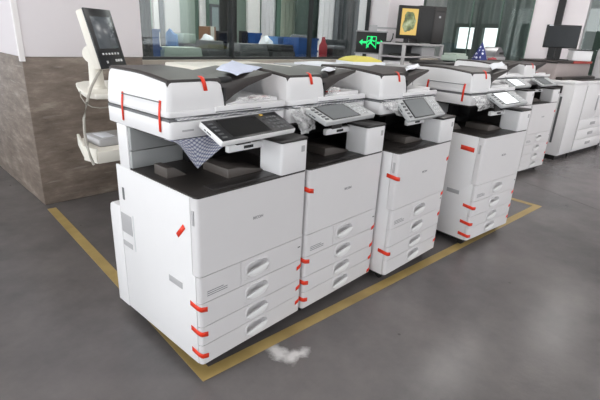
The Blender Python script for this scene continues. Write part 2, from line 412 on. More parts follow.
def build_copier():
    R = thing('office_copier', 'tmp', 'copier')
    bm = bmesh.new(); a_box(bm, .006, W_-.006, .045, .60, .055, .765, .004)
    obj('body_frame', bm, GREYP, R)
    prism('front_door', rfront(.04), 2, .4715, .7905, FRONT, R)
    prism('label_panel', rfront(.021, x1=.205, right=False), 2, .3535, .4685, FRONT, R)
    drawer(R, .3535, .4685, .411, x0=.2075, left=False)
    drawer(R, .2435, .3505, .300); drawer(R, .1555, .2405, .198); drawer(R, .062, .1525, .108)
    # side and rear covers
    prism('side_cover', [(.023, .06), (.605, .06), (.605, .7905), (.042, .7905), (.042, .47), (.023, .47)], 0, -.002, .008, WHITE, R, .0015)
    prism('side_cover', [(.023, .06), (.605, .06), (.605, .7905), (.042, .7905), (.042, .47), (.023, .47)], 0, W_-.008, W_+.002, WHITE, R, .0015)
    prism('rear_cover', [(.60, .06), (.703, .06), (.703, .55), (.695, .58), (.675, .592), (.60, .592)], 0, -.006, W_+.004, WHITE, R, .003)
    box('grip_plate', -.004, 0, .115, .212, .374, .402, LGREY, R, .001)
    box('slot', -.004, 0, .018, .03, .684, .742, LGREY, R, .001)
    box('vent_slot', -.004, 0, .549, .566, .635, .692, MGREY, R, .001)
    box('side_grille', -.004, 0, .505, .60, .47, .565, LGREY, R, .001); box('side_label', -.004, 0, .515, .60, .40, .425, LGREY, R, .001)
    box('grille_rim', -.0035, 0, .486, .494, .40, .575, KEYL, R, .001)
    # output tray (inside the machine, between body and scanner)
    t = prism('output_tray', [(.002, .016), (.006, .005), (.016, .0015), (W_-.016, .0015), (W_-.006, .005), (W_-.002, .016), (W_-.002, .50), (.002, .50)], 2, .765, .797, TRAYM, R)
    prism('tray_guide', [(.045, .7945), (.14, .7945), (.075, .838), (.045, .838)], 1, .262, .36, GUIDE, t, .001)
    prism('tray_guide', [(.235, .7945), (.46, .7945), (.29, .834), (.235, .834)], 1, .115, .29, GUIDE, t, .001)
    box('tray_insert', .10, .56, .03, .10, .795, .799, DARK, t, .001)
    # rear column carrying the scanner
    box('rear_column', -.001, W_, .482, .565, .76, .978, WHITE, R, .003)
    bm = bmesh.new(); a_box(bm, .004, .25, .464, .484, .798, .872, .002); a_box(bm, .004, .25, .460, .484, .876, .972, .002)
    obj('inner_panel', bm, GREYP, R)
    bm = bmesh.new(); a_box(bm, .25, W_-.004, .42, .482, .797, .975); a_box(bm, .30, .46, .40, .43, .80, .85, .006); a_box(bm, .33, .56, .33, .43, .86, .975, .004)
    obj('paper_exit', bm, BLACK, R)
    box('right_inner_wall', W_-.012, W_, .12, .49, .797, .978, DARK, R)
    # scanner
    s = obj_round('scanner_unit', 0, W_, .148, .64, .978, 1.042, .02, WHITE, R)
    box('scanner_underside', .02, W_-.02, .165, .62, .966, .98, DARK, s)
    box('scanner_top_edge', .004, W_-.004, .156, .636, 1.04, 1.052, SEAM, s)
    # document feeder
    f = feeder(R)
    # pillar right of the output tray, with the panel arm
    p = obj_round('front_pillar', .425, W_, 0, .14, .797, .935, .014, WHITE, R)
    obj_round('pillar_cap', .421, W_+.001, -.003, .145, .935, .948, .014, DARK, p)
    box('sensor_window', .545, .565, -.001, .002, .885, .912, LGREY, p)
    a = box('panel_arm', .24, .432, .118, .142, .90, .93, PANELW, R, .005)
    box('arm_slot', .32, .37, .116, .119, .909, .921, BLACK, a)
    box('arm_bracket', .28, .36, .118, .142, .925, .985, DARK, R, .004)
    for x in (.06, W_-.06):
        for y in (.07, .63):
            c = bmesh.new(); a_tube(c, [(x-.012, y, .026), (x+.012, y, .026)], .0255, 14); a_tube(c, [(x, y+.004, .03), (x, y+.004, .062)], .014, 8)
            obj('caster', c, RUB, R)
    box('plinth', .03, W_-.03, .035, .66, .03, .06, BLACK, R)
    text_mesh('logo_text', 'RICOH', .018, LOGO, R, (.298, -.0006, .646), (PI/2, 0, 0))
    bm = bmesh.new()
    for k in range(3): a_box(bm, .035, .135-.02*(k == 2), -.0006, .0005, .378+k*.009, .381+k*.009)
    obj('label_text_lines', bm, LOGO, R)
    box('tray_number', .552, .568, -.0006, .0005, .418, .424, INK, R)
    bm = bmesh.new(); a_box(bm, .05, .10, .1474, .149, 1.004, 1.011); obj('model_lettering', bm, LGREY, R)
    return R
def obj_round(name, x0, x1, y0, y1, z0, z1, r, m, parent, eb=.004):
    """box with rounded vertical corners and a small edge bevel"""
    pts = []
    for (cx, cy, a0) in ((x0+r, y0+r, PI), (x1-r, y0+r, 1.5*PI), (x1-r, y1-r, 0), (x0+r, y1-r, PI/2)):
        for k in range(5): a = a0+PI/2*k/4; pts.append((cx+r*math.cos(a), cy+r*math.sin(a)))
    bm = bmesh.new(); a_prism(bm, pts, 2, z0, z1); bmesh.ops.recalc_face_normals(bm, faces=bm.faces[:])
    ed = [e for e in bm.edges if abs(e.verts[0].co.z-e.verts[1].co.z) < 1e-6]
    bmesh.ops.bevel(bm, geom=ed, offset=min(eb, (z1-z0)*.3), segments=2, affect='EDGES', profile=.5)
    return obj(name, bm, m, parent)
def feeder(R):
    f = obj_round('feeder_base', 0, W_, .158, .632, 1.056, 1.078, .02, WHITE, R, .003)
    # feeder unit on the left: rounded front, arched top
    def ytop(x): return 1.176
    bm = bmesh.new(); nx = 10
    prof = []          # (y,z) profile going round the side view
    prof += [(.160, 1.062), (.163, 1.12), (.170, 1.168), (.178, 1.182)]
    for k in range(9): y = .19+k*(.60-.19)/8; prof.append((y, 1.184+.018*math.sin(PI/2*min(1, k/5))))
    prof += [(.612, 1.199), (.626, 1.185), (.632, 1.15), (.632, 1.062)]
    xs = [0, .004, .012, .03, .08, .14, .2, .246, .257, .262]
    rings = []
    for x in xs:
        ins = .010*(1-min(1, x/.02))**2 + .008*max(0, (x-.234)/.028)**2
        ring = []
        for (y, z) in prof:
            yy = y+ins if y < .3 else (y-ins if y > .55 else y)
            xx = x + (.012*((z-1.062)/.12) if x < .02 else 0) - (.014*((z-1.062)/.12)**2 if x > .234 else 0)
            ring.append(bm.verts.new((xx, yy, z-ins*.6*(z > 1.1))))
        rings.append(ring)
    n = len(prof)
    for a, b in zip(rings, rings[1:]):
        for k in range(n): bm.faces.new((a[k], b[k], b[(k+1) % n], a[(k+1) % n]))
    bm.faces.new(rings[0][::-1]); bm.faces.new(rings[-1])
    u = obj('feeder_unit', bm, WHITE, R)
    # dark cover
    bm = bmesh.new(); g = []
    for x in (.014, .022, .08, .14, .2, .244, .250):
        row = []
        for k in range(11):
            y = .176+k*(.612-.176)/10; z = 1.189+.018*math.sin(PI/2*min(1, k/6))-(.006 if x in (.014, .250) else 0)
            row.append(bm.verts.new((x, y, z)))
        g.append(row)
    for a, b in zip(g, g[1:]):
        for k in range(10): bm.faces.new((a[k], a[k+1], b[k+1], b[k]))
    ret = bmesh.ops.extrude_face_region(bm, geom=bm.faces[:])
    for v in [e for e in ret['geom'] if isinstance(e, bmesh.types.BMVert)]: v.co.z -= .02
    obj('feeder_cover', bm, COVER, u)
    # input tray, sloping up to the right, with its side guides
    t = prism('input_tray', [(.252, 1.080), (.284, 1.082), (.345, 1.118), (.42, 1.150), (.552, 1.188), (.556, 1.198), (.545, 1.201), (.30, 1.166), (.252, 1.166)], 1, .205, .60, COVER, R, .002)
    prism('tray_fence', [(.25, 1.160), (.33, 1.168), (.33, 1.186), (.315, 1.192), (.25, 1.188)], 1, .207, .225, BLACK, t, .002)
    prism('tray_fence', [(.25, 1.160), (.33, 1.168), (.33, 1.186), (.315, 1.192), (.25, 1.188)], 1, .575, .593, BLACK, t, .002)
    # delivery tray under it
    prism('delivery_tray', [(.25, 1.074), (.585, 1.074), (.585, 1.094), (.36, 1.094), (.30, 1.082), (.25, 1.079)], 1, .20, .60, WHITE, R, .002)
    box('delivery_pocket', .258, .270, .17, .2, 1.078, 1.15, BLACK, R)
    box('front_lip', .205, W_, .15, .162, 1.058, 1.084, WHITE, R, .003)
    box('lip_shade_strip', .205, .44, .149, .152, 1.062, 1.066, SEAM, R)  # solid grey strip, coloured as the shade of a gap along the lip
    prism('rear_hinge', [(.25, 1.074), (.56, 1.074), (.54, 1.13), (.25, 1.13)], 1, .605, .632, WHITE, R, .003)
    return f
PW, PD = .41, .14
def build_panel(kind):
    """operation panel: origin at its rear left top edge, width along x, screen face sloping down towards -y"""
    shell, face, scr = {'black': (PANELW, PBLACK, SCRB), 'grey': (PANELG, PANELG, SCRG), 'lit': (PANELG, PANELG, SCRL)}[kind]
    bm = bmesh.new(); a_box(bm, 0, PW, -PD, 0, -.024, 0, .006, 2)
    c = obj('control_panel', bm, shell)
    if kind == 'black': box('panel_face', .004, PW-.004, -PD+.004, -.004, -.001, .0015, face, c, .0006)
    box('screen_bezel', .055, .285, -PD+.008, -.006, -.0005, .0022, BLACK if kind != 'lit' else KEYD, c, .0006)
    box('screen', .066 if kind != 'lit' else .06, .272, -PD+.014, -.012, .001, .0028, scr, c)
    bm = bmesh.new()
    for i in range(4):
        for j in range(3): a_box(bm, .318+j*.022, .332+j*.022, -PD+.022+i*.024, -PD+.036+i*.024, -.0005, .004, .001, 1)
    for i in range(3): a_box(bm, .295, .306, -PD+.03+i*.03, -PD+.042+i*.03, -.0005, .004, .001, 1)
    obj('number_keys', bm, KEYD if kind == 'black' else KEYL, c)
    bm = bmesh.new()
    for i in range(5): a_box(bm, .016, .040, -PD+.018+i*.022, -PD+.028+i*.022, -.0005, .0036, .001, 1)
    obj('function_keys', bm, KEYD, c)
    box('power_key', .30, .318, -.022, -.012, 0, .004, KEYY if kind == 'black' else KEYL, c, .001)
    box('side_port', -.0008, .001, -.075, -.05, -.015, -.010, INK, c); box('side_port', -.0008, .001, -.045, -.035, -.015, -.010, INK, c)
    return c
copier_proto = build_copier()
index_kids()
COP = [
 (0, 0, 0, 'black', .405, .06, 'nearest white office copier, black control panel, bubble wrap corner hanging inside'),
 (.599, -.007, -.015, 'grey', .33, .05, 'white copier with a flat grey control panel, second in the front row'),
 (1.204, -.106, -.032, 'grey', .76, .02, 'white copier with steeply tilted grey control panel, third in the front row'),
 (2.054, -.232, -.13, 'lit', .5, .06, 'white copier with glowing white screen, standing apart at right end of front row'),
 (4.307, .150, -.153, 'grey', .45, .05, 'far white copier next to the tall narrow printer cabinet, its drawers in view'),
 (3.700, .240, -.153, 'lit', .45, .05, 'far white copier mostly hidden behind the copier with glowing screen')]
cops = []
for i, (x, y, t, kind, tilt, yaw, label) in enumerate(COP):
    c = copier_proto if i == 0 else copy_tree(copier_proto)
    c.location = (x, y, 0); c.rotation_euler = (0, 0, t); tag(c, label, 'copier', 'white office copiers'); cops.append(c)
    p = build_panel(kind); p.parent = c; dx, dz = [(0, 0), (-.03, .006), (-.01, .014), (.035, .016), (0, .01), (0, .01)][i]; p.location = (.108+dx, .122, 1.042+dz); p.rotation_euler = (tilt, 0, yaw)

# red packing tape on the copiers
def tape(parent, pts, wd=.017, slant=0, n=Vector((0, 0, 1)), name='red_tape'):
    """strip through pts (local metres), width along n"""
    bm = bmesh.new(); n = n.normalized(); a = []
    for k, p in enumerate(pts):
        p = Vector(p); a.append((bm.verts.new(p-n*wd/2), bm.verts.new(p+n*wd/2)))
    for (p, q), (r, s) in zip(a, a[1:]): bm.faces.new((p, r, s, q))
    return obj(name, bm, TAPE, parent, solid=.0012)
def corner_left(c, z, ls=.062, lf=.034, dz=.004):
    o = -.0035; r = .016
    tape(c, [(o, ls, z+dz), (o, .018, z), (o+.004, .006, z-.003), (.006, o+.004, z-.006), (.016, -.0012, z-.008), (lf, -.0012, z-.013)], .022)
def corner_right(c, z, lf=.036):
    tape(c, [(W_-lf, -.0012, z-.010), (W_-.014, -.0012, z-.004), (W_-.003, .003, z+.001), (W_+.002, .012, z+.004)], .020)
def adf_ties(c):
    for y in (.495, .212):
        tape(c, [(.0035, y, 1.114), (-.001, y, 1.085), (-.003, y, 1.062), (-.003, y, 1.0)], .014, n=Vector((0, 1, .05)))
    bm = bmesh.new(); a_box(bm, -.0005, .008, .212, .50, 1.106, 1.1095); obj('tie_string', bm, SEAM, c)
def adf_front(c, x=.165, red=True):
    tape(c, [(x-.002, .192, 1.1975), (x, .177, 1.192), (x+.002, .1685, 1.172), (x+.006, .1645, 1.145)], .017, n=Vector((1, 0, 0)))
c1, c2, c3, c4, c5, c6 = cops
for z in (.333, .216, .110): corner_left(c1, z)
for z in (.318, .205, .125): corner_right(c1, z)
tape(c1, [(-.0035, .132, .608), (-.0035, .082, .662)], .02, n=Vector((0, .75, .65)))
adf_ties(c1); adf_front(c1)
for z in (.70, .335, .215, .118): corner_left(c2, z)
for z in (.36, .25, .17, .085): corner_right(c2, z)
adf_front(c2, .16)
for z in (.66, .205): corner_left(c3, z)
for z in (.69, .46, .32, .13): corner_right(c3, z)
adf_front(c3, .17)
for z in (.31, .19, .10): corner_left(c4, z, .07, .045)
for z in (.33, .22, .13): corner_right(c4, z)
tape(c4, [(-.0035, .06, .70), (-.0035, .16, .705)], .03)
adf_ties(c4); adf_front(c4, .17)
for z in (.70, .33, .22, .12): corner_right(c5, z)
adf_front(c5, .17)
for c, x in ((c1, .5), (c2, .40), (c5, .4)):
    tape(c, [(x-.07, .23, 1.0965), (x+.05, .23, 1.0965)], .03, n=Vector((0, 1, 0)), name='tray_tape')

# ---------------------------------------------------------------- bubble wrap, films and papers on the front row
def sheet(name, fn, nu, nv, m, label, cat, uvs=None, solid=.0008, group=None, parent=None):
    bm = bmesh.new(); uvl = bm.loops.layers.uv.new('UVMap'); g = []
    for j in range(nv+1): g.append([bm.verts.new(fn(i/nu, j/nv)) for i in range(nu+1)])
    for j in range(nv):
        for i in range(nu):
            f = bm.faces.new((g[j][i], g[j][i+1], g[j+1][i+1], g[j+1][i]))
            if uvs:
                for l, (a, b) in zip(f.loops, ((i, j), (i+1, j), (i+1, j+1), (i, j+1))): l[uvl].uv = (a/nu*uvs[0], b/nv*uvs[1])
    o = obj(name, bm, m, parent, solid=solid)
    if label: tag(o, label, cat, group)
    return o
def nz(*p): return noise.noise(Vector(p))
# strip between scanner and feeder, and the loose corner hanging into the output space
def wrapfn(u, v):
    # top edge tucked under the scanner, one corner pointing down
    x = .004+u*.34
    low = .976-.118*max(0, 1-abs(u-.26)/(.26 if u < .26 else .60))
    if v == 0: return (x, .20, .9745)
    return (x+.01*v*(1-u), .1425-.012*v+.003*math.sin(u*9+v*5), .976+(low-.976)*(v-.05)/.95)
sheet('bubble_wrap_sheet', wrapfn, 30, 20, WRAP, 'bluish bubble wrap corner hanging out of the nearest copier', 'bubble wrap', (21, 10))
for k, c in enumerate((c1, c2, c3)):
    x0 = .03
    Mx = Matrix.Translation(c.location) @ Matrix.Rotation(c.rotation_euler.z, 4, 'Z')
    def fn(u, v, x0=x0, Mx=Mx, k=k):
        x = x0+u*(.585-x0); y = .19-.048*v - (.004*math.sin(u*23) if v > .4 else 0); z = 1.0535-.012*max(0, v-.5)+.002*math.sin(u*17+k)
        return Mx @ Vector((x, y, z))
    sheet('bubble_wrap_sheet', fn, 40, 6, WRAPG, ['strip of bubble wrap along the feeder lip of the nearest copier', 'strip of bubble wrap under feeder of the second front copier', 'strip of bubble wrap under feeder of the steep panel copier'][k], 'bubble wrap', (34, 4))
def film(name, centre, size, label, seed, rot=0, group=None):
    bm = bmesh.new(); bmesh.ops.create_icosphere(bm, subdivisions=4, radius=1)
    cr, sr = math.cos(rot), math.sin(rot)
    for v in bm.verts:
        p = v.co.copy(); q = p*2.3+Vector((seed*3.1, seed, 0))
        k = 1+.32*noise.noise(q)+.16*abs(noise.noise(q*2.5))*2-.1+.07*noise.noise(q*6)
        p = Vector((p.x*size[0], p.y*size[1], p.z*size[2]))*k
        v.co = Vector((p.x*cr-p.y*sr, p.x*sr+p.y*cr, p.z))
    o = obj(name, bm, FILM); o.location = centre; tag(o, label, 'plastic film', group); return o
def drape(P, label, seed, amp=.012):
    P = [Vector(p) for p in P]
    def fn(u, v):
        p = P[0]*(1-u)*(1-v)+P[1]*u*(1-v)+P[2]*u*v+P[3]*(1-u)*v
        q = Vector((u*2.6+seed*5, v*2.0, seed)); e = math.sin(PI*u)
        p.y += -.01-amp*2.2*abs(noise.noise(q))*2-amp*noise.noise(q*3)*v-.02*math.sin(PI*v)*e
        p.z += amp*noise.noise(q*1.7+Vector((9, 0, 0)))*v; p.x += amp*noise.noise(q*2+Vector((0, 7, 0)))
        return p
    return sheet('plastic_bag', fn, 28, 22, FILM, label, 'plastic bag', None, .0006)
drape([(.592, .14, 1.050), (.78, .135, 1.050), (.76, .13, .945), (.652, .115, .925)], 'crumpled clear plastic bag hanging between the two nearest copiers', 1, .012)
drape([(1.17, .03, 1.048), (1.42, .03, 1.048), (1.47, .02, .945), (1.32, .02, .972)], 'clear plastic bag draped behind the steep grey panel', 2, .006)
drape([(2.03, -.10, 1.04), (2.38, -.12, 1.04), (2.36, -.125, .955), (2.10, -.12, .95)], 'clear plastic bag beside the glowing white screen', 3, .006)
film('plastic_film', (.43, .185, 1.100), (.09, .018, .011), 'loose clear film in the nearest feeder delivery tray', 4)
film('plastic_film', (.60+.36, .172, 1.105), (.045, .018, .017), 'loose clear film in the second feeder delivery tray', 5)
def paper_sheet(corners, name, label, m, sag=.004, z=0):
    P = [Vector(p) for p in corners]
    def fn(u, v):
        p = P[0]*(1-u)*(1-v)+P[1]*u*(1-v)+P[2]*u*v+P[3]*(1-u)*v
        p.z += sag*math.sin(u*PI)*math.sin(v*PI)+.003*math.sin(u*8+v*5); return p
    return sheet(name, fn, 10, 8, m, label, 'paper', None, .002)
paper_sheet([at_y(237, 75.5, .215), at_y(262, 68, .36), at_y(232, 60.5, .54), at_y(216, 68.5, .33)], 'paper_sheet', 'loose bluish white sheet curling up on the nearest feeder tray', PAPERB, .006)
paper_sheet([at_y(321, 71, .22), at_y(335, 70.5, .22), at_y(336, 67.5, .36), at_y(324, 67.5, .36)], 'paper_sheet', 'small white paper on the second feeder tray', PAPER, .002)
paper_sheet([at_y(406, 71, .12), at_y(420, 66.5, .14), at_y(418, 63.5, .30), at_y(405, 67, .28)], 'paper_sheet', 'white paper on feeder tray of the steep panel copier', PAPER, .002)
paper_sheet([at_y(492, 70, -.05), at_y(505, 65, -.06), at_y(502, 61.5, .14), at_y(489, 64.5, .14)], 'paper_sheet', 'white paper on feeder tray of the copier with glowing screen', PAPER, .002)

# ---------------------------------------------------------------- console machine behind the nearest copier
cm = thing('production_printer', 'cream printing machine behind the nearest copier, with black console above a side shelf', 'printer', (.62, 1.12, 0), 0)
def cprism(name, pts, z0, z1, m, bev=.006, par=None): return prism(name, [(x-.62, y-1.12) for x, y in pts], 2, z0, z1, m, par or cm, bev)
def cbox(name, x0, x1, y0, y1, z0, z1, m, bev=.006, par=None): return box(name, x0-.62, x1-.62, y0-1.12, y1-1.12, z0, z1, m, par or cm, bev)
cbox('machine_body', .62, 1.75, .95, 1.75, .06, 1.08, BEIGE, .01)
cbox('machine_lid', .95, 1.75, 1.1, 1.75, 1.08, 1.135, BEIGE, .012)
for x in (.70, 1.67):
    for y in (1.03, 1.67): cbox('foot', x-.03, x+.03, y-.03, y+.03, 0, .06, RUB, .004)
cprism('console_shelf', [(.15, 1.33), (.085, 1.14), (.03, .93), (.045, .85), (.10, .83), (.20, .88), (.64, .97), (.64, 1.38), (.22, 1.40)], 1.035, 1.06, BEIGE)
PX, PY = .15, 1.06
bm = bmesh.new(); a_tube(bm, [(PX-.62, PY-1.12, 1.06), (PX-.62, PY-1.12, 1.075), (PX-.62, PY-1.12, 1.16), (PX-.62, PY-1.12, 1.24)], [.048, .036, .032, .03], 18); obj('console_post', bm, BEIGE, cm)
ca = .58; cu = Vector((math.cos(ca), math.sin(ca), 0)); cn = Vector((math.sin(ca), -math.cos(ca), 0)); ct = .25
cv = Vector((0, 0, -math.cos(ct))) + cn*math.sin(ct); cw = cu.cross(-cv)       # outward normal of the screen face
bm = bmesh.new(); a_tube(bm, [Vector((PX-.62, PY-1.12, 1.225))-cu*.035, Vector((PX-.62, PY-1.12, 1.225))+cu*.035], .04, 16); obj('tilt_hinge', bm, BEIGE, cm)
con = obj('console', (lambda b: (a_box(b, 0, .22, -.278, 0, -.05, -.006, .012), b)[1])(bmesh.new()), BEIGE, cm)
con.matrix_local = Matrix.Translation(Vector((.097-.62, 1.0-1.12, 1.433))) @ Matrix((cu, -cv, cw)).transposed().to_4x4()
box('console_face', -.002, .222, -.28, .002, -.010, 0, PBLACK, con, .004)
box('console_screen', .028, .195, -.185, -.035, -.002, .001, PSCR, con, .001)
bm = bmesh.new()
for i in range(6): a_box(bm, .035+i*.026, .046+i*.026, -.215, -.206, -.001, .003)
for i in range(3): a_box(bm, .13+i*.022, .144+i*.022, -.25, -.238, -.001, .003)
a_box(bm, .05, .062, -.255, -.243, -.001, .003)
obj('console_keys', bm, KEYL, con)['kind'] = 'stuff'
t = cprism('side_tray', [(.06, 1.15), (-.015, .90), (.005, .80), (.63, .80), (.63, 1.15)], .775, .795, BEIGE, .004)
def rim(name, p, q, z0, z1, th=.012):
    p, q = Vector(p), Vector(q); d = (q-p).normalized(); n = Vector((-d.y, d.x))*th/2
    return cprism(name, [tuple(p-n), tuple(q-n), tuple(q+n), tuple(p+n)], z0, z1, BEIGE, .002, t)
rim('tray_rim', (-.015, .90), (.005, .80), .745, .815); rim('tray_rim', (.06, 1.15), (-.015, .90), .76, .82); rim('tray_rim', (.005, .80), (.63, .80), .745, .80)
cbox('tray_cartridge', .06, .25, .90, 1.08, .795, .835, LGREY, .008, t); cbox('cartridge_label', .09, .16, .93, 1.04, .834, .8365, PAPER, .0005, t)
bm = bmesh.new(); q0 = [(101, 70, .98), (97, 76, .93), (91, 88, .88), (87, 102, .86), (84, 118, .85), (84.5, 132, .84), (87, 146, .82), (91, 158, .79), (94, 165, .78)]
a_tube(bm, [at_y(*q)-Vector((.62, 1.12, 0)) for q in q0], .0065, 8); obj('console_cable', bm, CABLE, cm)
bm = bmesh.new(); q0 = [(80, 91, .95), (81, 97, .92), (85, 103, .90), (92, 107, .88), (100, 108, .86), (110, 107, .86)]
a_tube(bm, [at_y(*q)-Vector((.62, 1.12, 0)) for q in q0], .0025, 6); obj('thin_cable', bm, CABLE, cm)

# ---------------------------------------------------------------- glass partition along the back and beyond the far machines
GY = 2.72
slab('wall_partition_low', 1.12, 7.2, GY-.06, GY+.06, 0, 1.05, WALLW, 'low white wall carrying the glass partition', 'wall')
slab('trim_1', 1.12, 7.2, GY-.11, GY+.08, 1.05, 1.085, SILL, 'beige sill along the foot of the glass partition', 'sill')
def pane(name, x0, x1, y0, y1, z0, z1, m, label):
    o = struct(box(name, x0, x1, y0, y1, z0, z1, m), label, 'window'); return o
mull = [1.14, 2.35, 3.6, 4.83]
for i, (a, b) in enumerate(zip(mull, mull[1:])):
    wn = struct(thing('window_%d' % (i+1), ['glass pane of the partition next to the wall pier', 'middle glass pane of the long partition', 'glass pane of the partition ending at the white pillar'][i], 'window', ((a+b)/2, GY, 1.085)))
    box('glass_pane', -(b-a)/2+.012, (b-a)/2-.012, -.005, .005, .02, 1.895, GLASS, wn)
    bm = bmesh.new(); h = (b-a)/2
    a_box(bm, -h, -h+.012, -.03, .03, 0, 1.915); a_box(bm, h-.012, h, -.03, .03, 0, 1.915); a_box(bm, -h, h, -.03, .03, 0, .025)
    obj('window_frame', bm, FRAME, wn)
# white pillars
slab('wall_pillar', 4.85, 5.80, 2.4, 2.9, 0, 3.0, WALLW, 'white painted pillar carrying the green exit sign', 'pillar')
slab('wall_pillar_far', 7.2, 8.1, .49, 1.24, 0, 3.0, WALLW, 'white far pillar with a black cable duct behind the monitor', 'pillar')
dc = box('cable_duct', 7.17, 7.2, .80, .90, 1.0, 3.0, BLACK); tag(dc, 'black vertical cable duct on the far white pillar', 'cable duct')
slab('wall_partition_far', 7.15, 7.25, 1.24, 2.72, 0, 1.0, WALLW, 'low wall under the far green glass', 'wall')
wn = struct(thing('window_4', 'dark green far glass partition behind the monitor and printers', 'window', (7.2, 1.98, 1.0)))
for y0, y1 in ((-.74, -.26), (-.26, .24), (.24, .74)):
    box('glass_pane', -.005, .005, y0+.012, y1-.012, .02, 2.0, GLASSD, wn)
    box('window_frame', -.02, .02, y0, y0+.012, 0, 2.0, GREENF, wn)
slab('wall_partition_right', 7.15, 7.25, -6.4, .49, 0, 1.0, WALLW, 'low wall right of the far pillar', 'wall')
wn = struct(thing('window_5', 'glass pane right of the far white pillar', 'window', (7.2, -.5, 1.0)))
box('glass_pane', -.005, .005, -.9, .96, .02, 2.0, GLASSD, wn); box('window_frame', -.02, .02, -.9, -.88, 0, 2.0, FRAME, wn)

jt = ribbon('floor_joint', (3.35, -1.7, 0), (4.6, .95, 0), .006, mat('joint_dark', '#3f3c3b', .8), None, .0006); struct(jt, 'thin dark expansion joint across the concrete floor', 'floor joint')

# ---------------------------------------------------------------- the workshop behind the glass partition
slab('wall_workshop', 0, 14, 8.0, 8.15, 0, 3.0, mat('workshop_wall_green', '#aebfb4', .7, var=.04, scale=1.5), 'pale green far wall of the workshop behind the glass', 'wall')
slab('wall_workshop_left', 0, .12, 5.0, 8.0, 0, 3.0, WALLW, 'side wall of the workshop behind the glass', 'wall')
def upright(name, a, b, Y, m, label, cat, folds=0, z0=0, z1=2.95, dep=.06, group=None):
    """post or curtain panel between two pixel columns, standing on the floor at distance Y"""
    x0 = at_y(a, 15, Y).x; x1 = at_y(b, 15, Y).x
    if folds:
        n = folds*6; pts = [(x0+(x1-x0)*i/n, Y+.035*math.sin(i/6*2*PI)) for i in range(n+1)]
        pts += [(p[0], p[1]+.01) for p in pts[::-1]]
        bm = bmesh.new()
        A = [[bm.verts.new((p[0], p[1], z)) for z in (z0, z1)] for p in pts]
        k = len(pts)
        for i in range(k): bm.faces.new((A[i][0], A[(i+1) % k][0], A[(i+1) % k][1], A[i][1]))
        h = n
        for i in range(h):
            for e in (0, 1): bm.faces.new((A[i][e], A[i+1][e], A[k-2-i][e], A[k-1-i][e]))
        o = obj(name, bm, m)
    else: o = box(name, x0, x1, Y, Y+dep, z0, z1, m, None, .004)
    return tag(o, label, cat, group)
upright('post', 142, 146, 2.95, FRAME, 'black post right against the wall pier', 'post')
upright('post', 148.5, 151, 2.95, FRAME, 'narrow black post beside the tall blue crate', 'post')
upright('post', 154, 159, 5.4, BEVW, 'white post behind the tall blue crate', 'post')
upright('post', 159.5, 164.5, 5.45, CURTG, 'grey post right of the white post by the blue crate', 'post')
upright('partition_panel', 165, 180, 5.5, BEVW, 'white panel left of the greenish window', 'panel')
upright('post', 197, 199, 5.5, GREENF, 'thin green post left of the slim white post', 'post')
upright('post', 199.5, 206, 5.5, BEVW, 'slim white post between two green posts', 'post')
upright('post', 206.5, 209.5, 5.5, GREENF, 'dark green post above the cardboard box', 'post')
upright('post', 227, 237, 4.9, BLACK, 'thick black post in the middle of the workshop', 'post', dep=.2)
upright('partition_panel', 248, 260, 5.5, BEVW, 'white panel right of the thick black post', 'panel')
upright('curtain_panel', 262, 277, 5.5, CURT, 'white curtain with vertical folds left of the dark green frame', 'curtain', 4)
upright('post', 277.5, 281, 5.4, GREENF, 'dark green post left of the bright doorway', 'post')
upright('partition_panel', 297, 318, 5.4, mat('panel_dark_green', '#46544f', .5), 'dark green panel right of the bright doorway', 'panel')
upright('curtain_panel', 281.5, 296.5, 5.9, mat('curtain_pale_green', '#dfe6d6', .8), 'pale bright curtain in the doorway', 'curtain', 4, 0, 2.1)
upright('curtain_panel', 319, 334, 5.2, CURT, 'light grey curtain left of the dark curtains', 'curtain', 3)
upright('curtain_panel', 335, 343, 5.1, CURTG, 'mid grey curtain beside the dark curtains', 'curtain', 2)
upright('curtain_panel', 343.5, 354, 4.9, CURTD, 'dark curtain left of the exit sign', 'curtain', 2)
upright('curtain_panel', 354.5, 366, 4.9, CURTG, 'slate grey curtain above the exit sign', 'curtain', 2)
upright('curtain_panel', 366.5, 378, 4.9, CURTD, 'dark curtain next to the white pillar', 'curtain', 2)
whiteboard = thing('notice_board', 'light framed board on the wall left of the black post', 'board', at_y(219, 30, 7.96))
bx0 = at_y(212, 25, 7.95).x-whiteboard.location.x; bx1 = at_y(227, 25, 7.95).x-whiteboard.location.x
box('board_face', bx0, bx1, 0, .03, -.6, .5, mat('board_bluegrey', '#b9c8cc', .6), whiteboard)
bm = bmesh.new(); a_box(bm, bx0-.04, bx1+.04, -.02, .03, .5, .56); a_box(bm, bx0-.04, bx0, -.02, .03, -.6, .5); a_box(bm, (bx0+bx1)/2-.02, (bx0+bx1)/2+.02, -.02, .03, -.6, .5); obj('board_frame', bm, CURTG, whiteboard)
